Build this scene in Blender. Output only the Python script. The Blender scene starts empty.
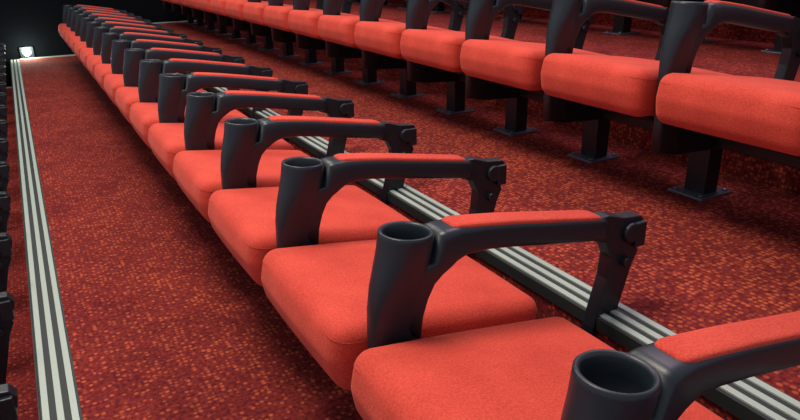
import bpy, bmesh, math
from mathutils import Vector, Matrix
sc=bpy.context.scene
sc.view_settings.view_transform='Standard'
H=1.2264; P=0.56; D=1.2955; R=0.356; YEND=10.35

def s2l(c): return tuple(((x/255)/12.92 if x/255<=.04045 else ((x/255+.055)/1.055)**2.4) for x in c)+(1,)
# ---------------- materials ----------------
def mat(name):
    m=bpy.data.materials.new(name);m.use_nodes=True
    nt=m.node_tree;b=nt.nodes['Principled BSDF'];return m,nt,b
def tex(nt,kind,**kw):
    n=nt.nodes.new(kind)
    for k,v in kw.items():
        if k in n.inputs: n.inputs[k].default_value=v
        else: setattr(n,k,v)
    return n
def ramp(nt,stops,interp='LINEAR'):
    r=nt.nodes.new('ShaderNodeValToRGB');cr=r.color_ramp;cr.interpolation=interp
    while len(cr.elements)<len(stops): cr.elements.new(.5)
    for e,(p,c) in zip(cr.elements,stops): e.position=p;e.color=c
    return r
def mixc(nt,a,b,mode='MULTIPLY',f=1):
    c=nt.nodes.new('ShaderNodeMix');c.data_type='RGBA';c.blend_type=mode;c.inputs[0].default_value=f
    nt.links.new(a,c.inputs[6]);nt.links.new(b,c.inputs[7]);return c.outputs[2]
def fabric(name,c1,c2,bump=.25):
    m,nt,b=mat(name);L=nt.links
    tc=nt.nodes.new('ShaderNodeTexCoord')
    n=tex(nt,'ShaderNodeTexNoise',Scale=230.,Detail=3.);L.new(tc.outputs['Object'],n.inputs['Vector'])
    n2=tex(nt,'ShaderNodeTexNoise',Scale=7.,Detail=3.);L.new(tc.outputs['Object'],n2.inputs['Vector'])
    mx=nt.nodes.new('ShaderNodeMath');mx.operation='MULTIPLY_ADD';mx.inputs[1].default_value=.6
    L.new(n.outputs[0],mx.inputs[0])
    m2=nt.nodes.new('ShaderNodeMath');m2.operation='MULTIPLY';m2.inputs[1].default_value=.4
    L.new(n2.outputs[0],m2.inputs[0]);L.new(m2.outputs[0],mx.inputs[2])
    r=ramp(nt,[(.33,s2l(c1)),(.67,s2l(c2))]);L.new(mx.outputs[0],r.inputs[0]);L.new(r.outputs[0],b.inputs['Base Color'])
    b.inputs['Roughness'].default_value=.85
    b.inputs['Specular IOR Level'].default_value=.2
    b.inputs['Sheen Weight'].default_value=.2
    b.inputs['Sheen Tint'].default_value=s2l((255,165,150))
    bp=tex(nt,'ShaderNodeBump',Strength=bump,Distance=.002);L.new(n.outputs[0],bp.inputs['Height']);L.new(bp.outputs[0],b.inputs['Normal'])
    return m
M_RED=fabric('red_upholstery',(182,54,43),(222,82,64),.45)
def plastic(name,c,rough,bs=400.,spec=.5):
    m,nt,b=mat(name);L=nt.links
    tc=nt.nodes.new('ShaderNodeTexCoord')
    n=tex(nt,'ShaderNodeTexNoise',Scale=bs,Detail=2.);L.new(tc.outputs['Object'],n.inputs['Vector'])
    b.inputs['Base Color'].default_value=s2l(c);b.inputs['Roughness'].default_value=rough;b.inputs['Specular IOR Level'].default_value=spec
    bp=tex(nt,'ShaderNodeBump',Strength=.15,Distance=.001);L.new(n.outputs[0],bp.inputs['Height']);L.new(bp.outputs[0],b.inputs['Normal'])
    return m
M_BLK=plastic('black_plastic',(27,36,44),.38)
M_MET=plastic('black_steel',(19,26,34),.42)
M_FOOT=plastic('grey_steel_plate',(112,118,132),.3);M_FOOT.node_tree.nodes['Principled BSDF'].inputs['Metallic'].default_value=.5
M_STW=plastic('pale_tread_strip',(168,182,172),.38)
M_STB=plastic('dark_tread_strip',(36,42,42),.6)
M_WALL=plastic('dark_wall_paint',(9,12,17),.95,40.,.1)
def carpet():
    m,nt,b=mat('red_patterned_carpet');L=nt.links
    g=nt.nodes.new('ShaderNodeTexCoord')
    mp=nt.nodes.new('ShaderNodeMapping');L.new(g.outputs['Object'],mp.inputs[0])
    # small orange flecks on a woven ground
    v=tex(nt,'ShaderNodeTexVoronoi',Scale=60.);v.inputs['Randomness'].default_value=.55;L.new(mp.outputs[0],v.inputs['Vector'])
    sep=nt.nodes.new('ShaderNodeSeparateColor');L.new(v.outputs['Color'],sep.inputs[0])
    dot=ramp(nt,[(.28,(1,1,1,1)),(.5,(0,0,0,1))]);L.new(v.outputs['Distance'],dot.inputs[0])
    pick=ramp(nt,[(.25,(0,0,0,1)),(.75,(1,1,1,1))]);L.new(sep.outputs[0],pick.inputs[0])
    fac=nt.nodes.new('ShaderNodeMath');fac.operation='MULTIPLY';L.new(dot.outputs[0],fac.inputs[0]);L.new(pick.outputs[0],fac.inputs[1])
    gr=tex(nt,'ShaderNodeTexNoise',Scale=70.,Detail=3.);L.new(mp.outputs[0],gr.inputs['Vector'])
    ground=ramp(nt,[(.35,s2l((94,30,36))),(.65,s2l((136,48,43)))]);L.new(gr.outputs[0],ground.inputs[0])
    fl=nt.nodes.new('ShaderNodeMix');fl.data_type='RGBA';L.new(fac.outputs[0],fl.inputs[0]);L.new(ground.outputs[0],fl.inputs[6]);fl.inputs[7].default_value=s2l((182,84,58))
    v2=tex(nt,'ShaderNodeTexVoronoi',Scale=14.);v2.distance='CHEBYCHEV';v2.inputs['Randomness'].default_value=.6;L.new(mp.outputs[0],v2.inputs['Vector'])
    sep2=nt.nodes.new('ShaderNodeSeparateColor');L.new(v2.outputs['Color'],sep2.inputs[0])
    r4=ramp(nt,[(0,(.88,.88,.90,1)),(1,(1.1,1.09,1.05,1))]);L.new(sep2.outputs[1],r4.inputs[0])
    n=tex(nt,'ShaderNodeTexNoise',Scale=2.2,Detail=4.);L.new(mp.outputs[0],n.inputs['Vector'])
    r2=ramp(nt,[(.35,(.84,.80,.88,1)),(.68,(1.14,1.18,1.06,1))]);L.new(n.outputs[0],r2.inputs[0])
    f=tex(nt,'ShaderNodeTexNoise',Scale=300.,Detail=2.);L.new(mp.outputs[0],f.inputs['Vector'])
    r3=ramp(nt,[(.3,(.78,.78,.78,1)),(.7,(1.2,1.2,1.2,1))]);L.new(f.outputs[0],r3.inputs[0])
    o=mixc(nt,fl.outputs[2],r2.outputs[0]);o=mixc(nt,o,r3.outputs[0]);o=mixc(nt,o,r4.outputs[0])
    L.new(o,b.inputs['Base Color'])
    b.inputs['Roughness'].default_value=1;b.inputs['Specular IOR Level'].default_value=.1
    bp=tex(nt,'ShaderNodeBump',Strength=.4,Distance=.003);L.new(f.outputs[0],bp.inputs['Height']);L.new(bp.outputs[0],b.inputs['Normal'])
    return m
M_CARPET=carpet()
def emis(name,c,s):
    m,nt,b=mat(name);b.inputs['Emission Color'].default_value=c;b.inputs['Emission Strength'].default_value=s;return m

# ---------------- mesh helpers ----------------
def mesh_from(name,verts,faces,mats,smooth=True,fm=None):
    me=bpy.data.meshes.new(name);me.from_pydata([tuple(v) for v in verts],[],faces)
    for m in mats: me.materials.append(m)
    if fm:
        for p,i in zip(me.polygons,fm): p.material_index=i
    bm=bmesh.new();bm.from_mesh(me);bmesh.ops.recalc_face_normals(bm,faces=bm.faces);bm.to_mesh(me);bm.free()
    for p in me.polygons: p.use_smooth=smooth
    return me
def join_geo(parts):
    V=[];F=[]
    for v,f in parts:
        o=len(V);V+=list(v);F+=[tuple(i+o for i in q) for q in f]
    return V,F
def box_geo(x0,x1,y0,y1,z0,z1):
    V=[(x,y,z) for x in(x0,x1) for y in(y0,y1) for z in(z0,z1)]
    F=[(0,1,3,2),(4,6,7,5),(0,4,5,1),(2,3,7,6),(0,2,6,4),(1,5,7,3)]
    return V,F
def skin(V,m,n):
    F=[]
    for i in range(m-1):
        for k in range(n):
            k2=(k+1)%n;F.append((i*n+k,i*n+k2,(i+1)*n+k2,(i+1)*n+k))
    F.append(tuple(range(n)));F.append(tuple((m-1)*n+k for k in range(n)))
    return V,F
def sweep(secs,n=20,ex=.5):
    V=[]
    for (ox,oz),(ix,iz),w in secs:
        cx,cz=(ox+ix)/2,(oz+iz)/2;hx,hz=(ox-ix)/2,(oz-iz)/2
        for k in range(n):
            t=2*math.pi*k/n;c,s=math.cos(t),math.sin(t)
            a=math.copysign(abs(c)**ex,c);b=math.copysign(abs(s)**ex,s)
            V.append((cx+hx*a,w*b,cz+hz*a))
    return skin(V,len(secs),n)
def loft(secs,n=36):
    V=[]
    for cx,hx,hy,z,ex,sl in secs:
        for k in range(n):
            t=2*math.pi*k/n;c,s=math.cos(t),math.sin(t)
            a=math.copysign(abs(c)**ex,c);b=math.copysign(abs(s)**ex,s)
            V.append((cx+hx*a,hy*b,z-sl*hx*a))
    return skin(V,len(secs),n)
def lathe(prof,cx,cz,n=32,cy=0.,axis='Z'):
    V=[]
    for r,z in prof:
        for k in range(n):
            t=2*math.pi*k/n
            if axis=='Z': x,y,zz=r*math.cos(t),r*math.sin(t),z
            else: x,zz,y=r*math.cos(t),r*math.sin(t),z
            V.append((cx+x,cy+y,cz+zz))
    return skin(V,len(prof),n)
def prism(poly,hw):
    n=len(poly);V=[(x,-hw,z) for x,z in poly]+[(x,hw,z) for x,z in poly]
    F=[tuple(range(n)),tuple(range(2*n-1,n-1,-1))]+[(i,(i+1)%n,(i+1)%n+n,i+n) for i in range(n)]
    return V,F
def bevelled(name,geo,mats,w=.004,seg=2,ang=30):
    me=mesh_from(name+'_tmp',geo[0],geo[1],mats,False)
    bm=bmesh.new();bm.from_mesh(me)
    es=[e for e in bm.edges if len(e.link_faces)==2 and e.calc_face_angle(0)>math.radians(ang)]
    bmesh.ops.bevel(bm,geom=es,offset=w,segments=seg,profile=.5,affect='EDGES')
    me2=bpy.data.meshes.new(name);bm.to_mesh(me2);bm.free()
    for m in mats: me2.materials.append(m)
    for p in me2.polygons: p.use_smooth=False
    bpy.data.meshes.remove(me)
    return me2

def cushion_mesh():
    bm=bmesh.new();bmesh.ops.create_cube(bm,size=2)
    bmesh.ops.subdivide_edges(bm,edges=bm.edges[:],cuts=27,use_grid_fill=True)
    L,W,T=.555,.502,.165
    for v in bm.verts:
        a,b,c=v.co
        f=lambda t: math.copysign(1-(1-abs(t))**1.7,t)
        a,b,c=f(a),f(b),f(c)
        p=Vector((a*L/2,b*W/2,c*T/2));r=.036
        core=Vector((L/2-r,W/2-r,T/2-r))
        q=Vector([max(-core[i],min(core[i],p[i])) for i in range(3)])
        d=p-q
        if d.length>1e-6: p=q+d.normalized()*r
        u=p.x/(L/2);w=p.y/(W/2);h=p.z/(T/2)
        if h>0: p.z+=.020*(1-u*u)*(1-w*w)*h
        p.x-=.014*max(0,-u)**3*(1-h*h)*(1-w*w*.6)
        p.y+=.005*w*(1-h*h)*(1-u*u)
        k=(u+1)/2
        if p.z<0: p.z*=1-.38*k
        if u<0 and h<0: p.x+=.024*(-h)*(-u)**2
        v.co=p
    me=bpy.data.meshes.new('seat_cushion')
    bmesh.ops.transform(bm,matrix=Matrix.Translation((.722,0,.384))@Matrix.Rotation(math.radians(8.5),4,'Y'),verts=bm.verts)
    bm.to_mesh(me);bm.free();me.materials.append(M_RED)
    for p in me.polygons:p.use_smooth=True
    return me
ME_CUSH=cushion_mesh()
ang=math.radians(8.5)
def tilt(pts,cx,cz):
    return [(cx+x*math.cos(ang)+z*math.sin(ang),cz-x*math.sin(ang)+z*math.cos(ang)) for x,z in pts]
# sewn seam running round the cushion just below its top edge
def seam():
    L,W=.555/2-.0006,.502/2-.0006;r=.036;zz=.049;pts=[]
    for cx,cy,a0 in [(L-r,W-r,0),(-L+r,W-r,90),(-L+r,-W+r,180),(L-r,-W+r,270)]:
        for k in range(7):
            a=math.radians(a0+15*k);pts.append((cx+r*math.cos(a),cy+r*math.sin(a)))
    V=[];n=6;R0=.0018
    m=len(pts)
    for i,(x,y) in enumerate(pts):
        px,py=pts[i-1];qx,qy=pts[(i+1)%m];tx,ty=qx-px,qy-py;l=math.hypot(tx,ty);nx,ny=ty/l,-tx/l
        u=x/(.555/2)
        sx=x-(.009*max(0,-u)**3*(1-(y/.251)**2*.6)) 
        for k in range(n):
            a=2*math.pi*k/n
            V.append((sx+nx*R0*math.cos(a),y+ny*R0*math.cos(a)+.002*(1 if y>0 else -1)*(1-u*u),zz+R0*math.sin(a)))
    F=[]
    for i in range(m):
        j=(i+1)%m
        for k in range(n):
            k2=(k+1)%n;F.append((i*n+k,i*n+k2,j*n+k2,j*n+k))
    mt=Matrix.Translation((.722,0,.384))@Matrix.Rotation(ang,4,'Y')
    return [mt@Vector(v) for v in V],F
M_SEAM=fabric('red_piping',(172,48,38),(200,66,50),.1)
ME_SEAM=mesh_from('cushion_piping',*seam(),[M_SEAM])
ME_PAN=bevelled('seat_pan',prism(tilt([(-.20,-.074),(.25,-.045),(.25,-.085),(.1,-.10),(-.12,-.10)],.722,.384),.225),[M_MET],.004)
SL=.07
post=[(.571,.050,.022,.22,.45,0),(.570,.052,.022,.34,.45,0),(.569,.055,.024,.44,.5,0),(.569,.056,.026,.50,.55,0),(.572,.057,.032,.55,.65,.01),(.580,.0585,.041,.595,.8,.03),
 (.590,.058,.050,.635,.92,.05),(.598,.0575,.0545,.67,1,SL),(.603,.0575,.0565,.700,1,SL),(.603,.0565,.0560,.7075,1,SL),(.603,.0535,.0535,.7100,1,SL),(.603,.0490,.0490,.7085,1,SL),(.603,.0460,.0460,.703,1,SL),
 (.603,.0435,.0435,.675,1,SL),(.603,.0415,.0415,.650,1,SL),(.603,.036,.036,.646,1,SL),(.603,.002,.002,.645,1,SL)]
arm=[((.572,.50),(.626,.46),.0245),((.574,.55),(.631,.515),.029),((.578,.60),(.641,.555),.034),((.590,.632),(.655,.588),.039),((.618,.639),(.673,.608),.042),((.646,.641),(.690,.620),.043),
 ((.6615,.7005),(.708,.629),.044),((.682,.7035),(.724,.634),.042),
 ((.715,.7035),(.742,.636),.039),((.77,.697),(.785,.634),.037),((.85,.685),(.85,.624),.036),((.95,.667),(.95,.606),.036),
 ((1.06,.648),(1.06,.587),.036),((1.115,.638),(1.12,.577),.036),((1.135,.630),(1.14,.580),.032)]
V,F=join_geo([loft(post,40),sweep(arm,28,.42)])
ME_ARM=mesh_from('armrest_frame',V,F,[M_BLK])
pad=[]
for x,t in [(.700,.2),(.706,.75),(.72,1),(.77,1),(.85,1),(.95,1),(1.05,1),(1.10,1),(1.114,.8),(1.120,.2)]:
    zt=.7035 if x<=.72 else (.7035-(x-.72)*.130 if x<=.77 else (.697-(x-.77)*.150 if x<=.85 else .685-(x-.85)*.178))
    pad.append(((x,zt+.0055*t),(x,zt-.014),.0315*(.55+.45*t)))
ME_PAD=mesh_from('armrest_pad',*sweep(pad,20,.5),[M_RED])
br=[(1.10,.632),(1.15,.634),(1.20,.618),(1.262,.612),(1.278,.590),(1.272,.560),(1.252,.545),(1.262,.515),(1.245,.48),(1.205,.34),(1.19,.27),(1.12,.25),(1.13,.33),(1.165,.46),(1.170,.52),(1.150,.56),(1.11,.575)]
ME_BR=bevelled('back_bracket',join_geo([prism(br,.020),lathe([(.024,-.032),(.026,-.029),(.026,.029),(.024,.032)],1.225,.575,20,axis='Y'),lathe([(.014,-.036),(.014,.036)],1.215,.50,16,axis='Y'),
   box_geo(1.235,1.268,-.034,.034,.535,.60)]),[M_MET],.003)
ME_PL=bevelled('side_plate',prism([(.53,.30),(.62,.30),(.80,.29),(1.00,.26),(1.18,.28),(1.185,.22),(1.0,.19),(.80,.19),(.62,.20),(.53,.22)],.012),[M_MET],.003)
ME_BEAM=bevelled('support_beam',box_geo(.83,.90,-P/2,P/2,.195,.265),[M_MET],.004)
ME_LEG=bevelled('leg',join_geo([box_geo(.828,.902,-.045,.045,.008,.20),box_geo(.81,.92,-.06,.06,.185,.197)]),[M_MET],.004)
ME_FOOT=bevelled('foot_plate',join_geo([box_geo(.775,.955,-.075,.075,0,.009)]+[lathe([(.010,.009),(.010,.017)],x,0,8,cy=y) for x in(.795,.935) for y in(-.055,.055)]),[M_FOOT],.002)

def put(me,name,par,loc=(0,0,0)):
    o=bpy.data.objects.new(name,me);sc.collection.objects.link(o);o.parent=par;o.location=loc;return o
def seat(x,y,z,first=False):
    e=bpy.data.objects.new('cinema_seat',None);sc.collection.objects.link(e);e.location=(x,y,z);e.empty_display_size=.2
    put(ME_CUSH,'cushion',e);put(ME_SEAM,'cushion_piping',e);put(ME_PAN,'seat_pan',e);put(ME_BEAM,'support_beam',e)
    for s in ([1,-1] if first else [1]):
        yy=s*P/2
        put(ME_ARM,'armrest_frame',e,(0,yy,0));put(ME_PAD,'armrest_pad',e,(0,yy,0));put(ME_BR,'back_bracket',e,(0,yy,0));put(ME_PL,'side_plate',e,(0,yy,0))
    put(ME_LEG,'leg',e,(0,P/2+.05,0));put(ME_FOOT,'foot_plate',e,(0,P/2+.05,0))
    return e
def row(x,z,yarm0,n):
    for i in range(n):
        seat(x,yarm0+P*(i+.5),z,first=(i==0))
row(0,0,.516,16)
row(D,R,1.503-2*P,17)
row(2*D,2*R,1.503-P,16)
row(-D-.15,-R,.55,17)

# ---------------- room ----------------
NX=-.15
xs=[-D+NX,NX,NX+D,NX+2*D,NX+3*D,NX+4*D]
z=-2*R;pts=[(-3.2,z)]
for x in xs:
    pts.append((x,z));z+=R;pts.append((x,z))
pts.append((6.5,z))
Y0=-1.6;Y1=YEND+.1
V=[];F=[]
for x,zz in pts: V+=[(x,Y0,zz),(x,Y1,zz)]
for i in range(len(pts)-1): F.append((2*i,2*i+2,2*i+3,2*i+1))
me=bpy.data.meshes.new('floor');me.from_pydata(V,[],F);me.materials.append(M_CARPET);fl=bpy.data.objects.new('floor',me);sc.collection.objects.link(fl)
w=bpy.data.objects.new('wall_end',mesh_from('wall_end',*box_geo(-3.2,6.5,Y1,Y1+.15,-1.2,4.2),[M_WALL],False));sc.collection.objects.link(w)
def strip(name,x,z):
    parts=[];fm=[]
    def add(g,mi):
        parts.append(g);fm.extend([mi]*len(g[1]))
    add(box_geo(x-.002,x+.104,Y0,Y1-.12,z,z+.004),1)
    add(box_geo(x-.006,x-.001,Y0,Y1-.12,z-.03,z+.004),1)
    for k in range(3): add(box_geo(x+.004+k*.037,x+.022+k*.037,Y0,Y1-.12,z+.003,z+.008),0)
    V,F=join_geo(parts);o=bpy.data.objects.new(name,mesh_from(name,V,F,[M_STW,M_STB],False,fm));sc.collection.objects.link(o)
for k,x in enumerate(xs): strip('trim_%d'%(k+1),x,-R+ k*R)
for k,x in enumerate(xs[:-1]):
    zt=-R+k*R;x1=xs[k+1]
    V,F=join_geo([box_geo(x+.112,x1-.01,Y1-.12+j*.034,Y1-.10+j*.034,zt,zt+.007) for j in range(3)])
    o=bpy.data.objects.new('trim_%d'%(k+7),mesh_from('trim_end',V,F,[M_STW],False));sc.collection.objects.link(o)
e=bpy.data.objects.new('aisle_step_light',None);sc.collection.objects.link(e);e.location=(.06,Y1-.06,0)
put(mesh_from('housing',*box_geo(-.08,.08,0.02,.06,.02,.15),[M_MET],False),'housing',e)
put(mesh_from('lens',*lathe([(.001,-.01),(.035,-.006),(.048,.008),(.048,.02)],0,.085,20,axis='Y'),[emis('lamp_glow',(.8,1,.85,1),60)]),'lens',e)
l=bpy.data.lights.new('lamp','POINT');l.energy=9;l.color=(.85,1,.8);l.shadow_soft_size=.04
lo=bpy.data.objects.new('lamp',l);sc.collection.objects.link(lo);lo.parent=e;lo.location=(0,-.12,.13)

# ---------------- light ----------------
wd=bpy.data.worlds.new('world');sc.world=wd;wd.use_nodes=True
bg=wd.node_tree.nodes['Background'];bg.inputs[0].default_value=(.84,.86,1,1);bg.inputs[1].default_value=.44
def area(loc,tgt,size,en,col):
    l=bpy.data.lights.new('ceiling_panel_light','AREA');l.shape='RECTANGLE';l.size=size[0];l.size_y=size[1];l.energy=en;l.color=col
    o=bpy.data.objects.new('ceiling_panel_light',l);sc.collection.objects.link(o);o.location=loc
    o.rotation_euler=(Vector(tgt)-Vector(loc)).to_track_quat('-Z','Y').to_euler()
area((-.3,2.0,4.4),(.4,2.2,0),(1.4,1.4),150,(1,.90,.76))
area((.3,6.5,4.6),(.8,6.5,0),(1.6,2.4),135,(1,.93,.82))
area((3.6,3.0,4.8),(2.4,2.6,.5),(1.5,2),70,(1,.72,.90))

# ---------------- camera ----------------
M=[[0.8732,-0.48767,-0.01803],[-0.18916,-0.30435,-0.93356],[0.44922,0.81822,-0.35803]]
r=Vector(M[0]).normalized();d=Vector(M[1]);f=Vector(M[2]).normalized();d=f.cross(r).normalized();r=d.cross(f)
cam=bpy.data.cameras.new('camera');co=bpy.data.objects.new('camera',cam);sc.collection.objects.link(co)
mw=Matrix.Identity(4)
for i in range(3): mw[i][0]=r[i];mw[i][1]=-d[i];mw[i][2]=-f[i]
mw.translation=(0,0,H);co.matrix_world=mw
cam.sensor_width=36;cam.lens=668.36/800*36;cam.clip_start=.02
sc.camera=co
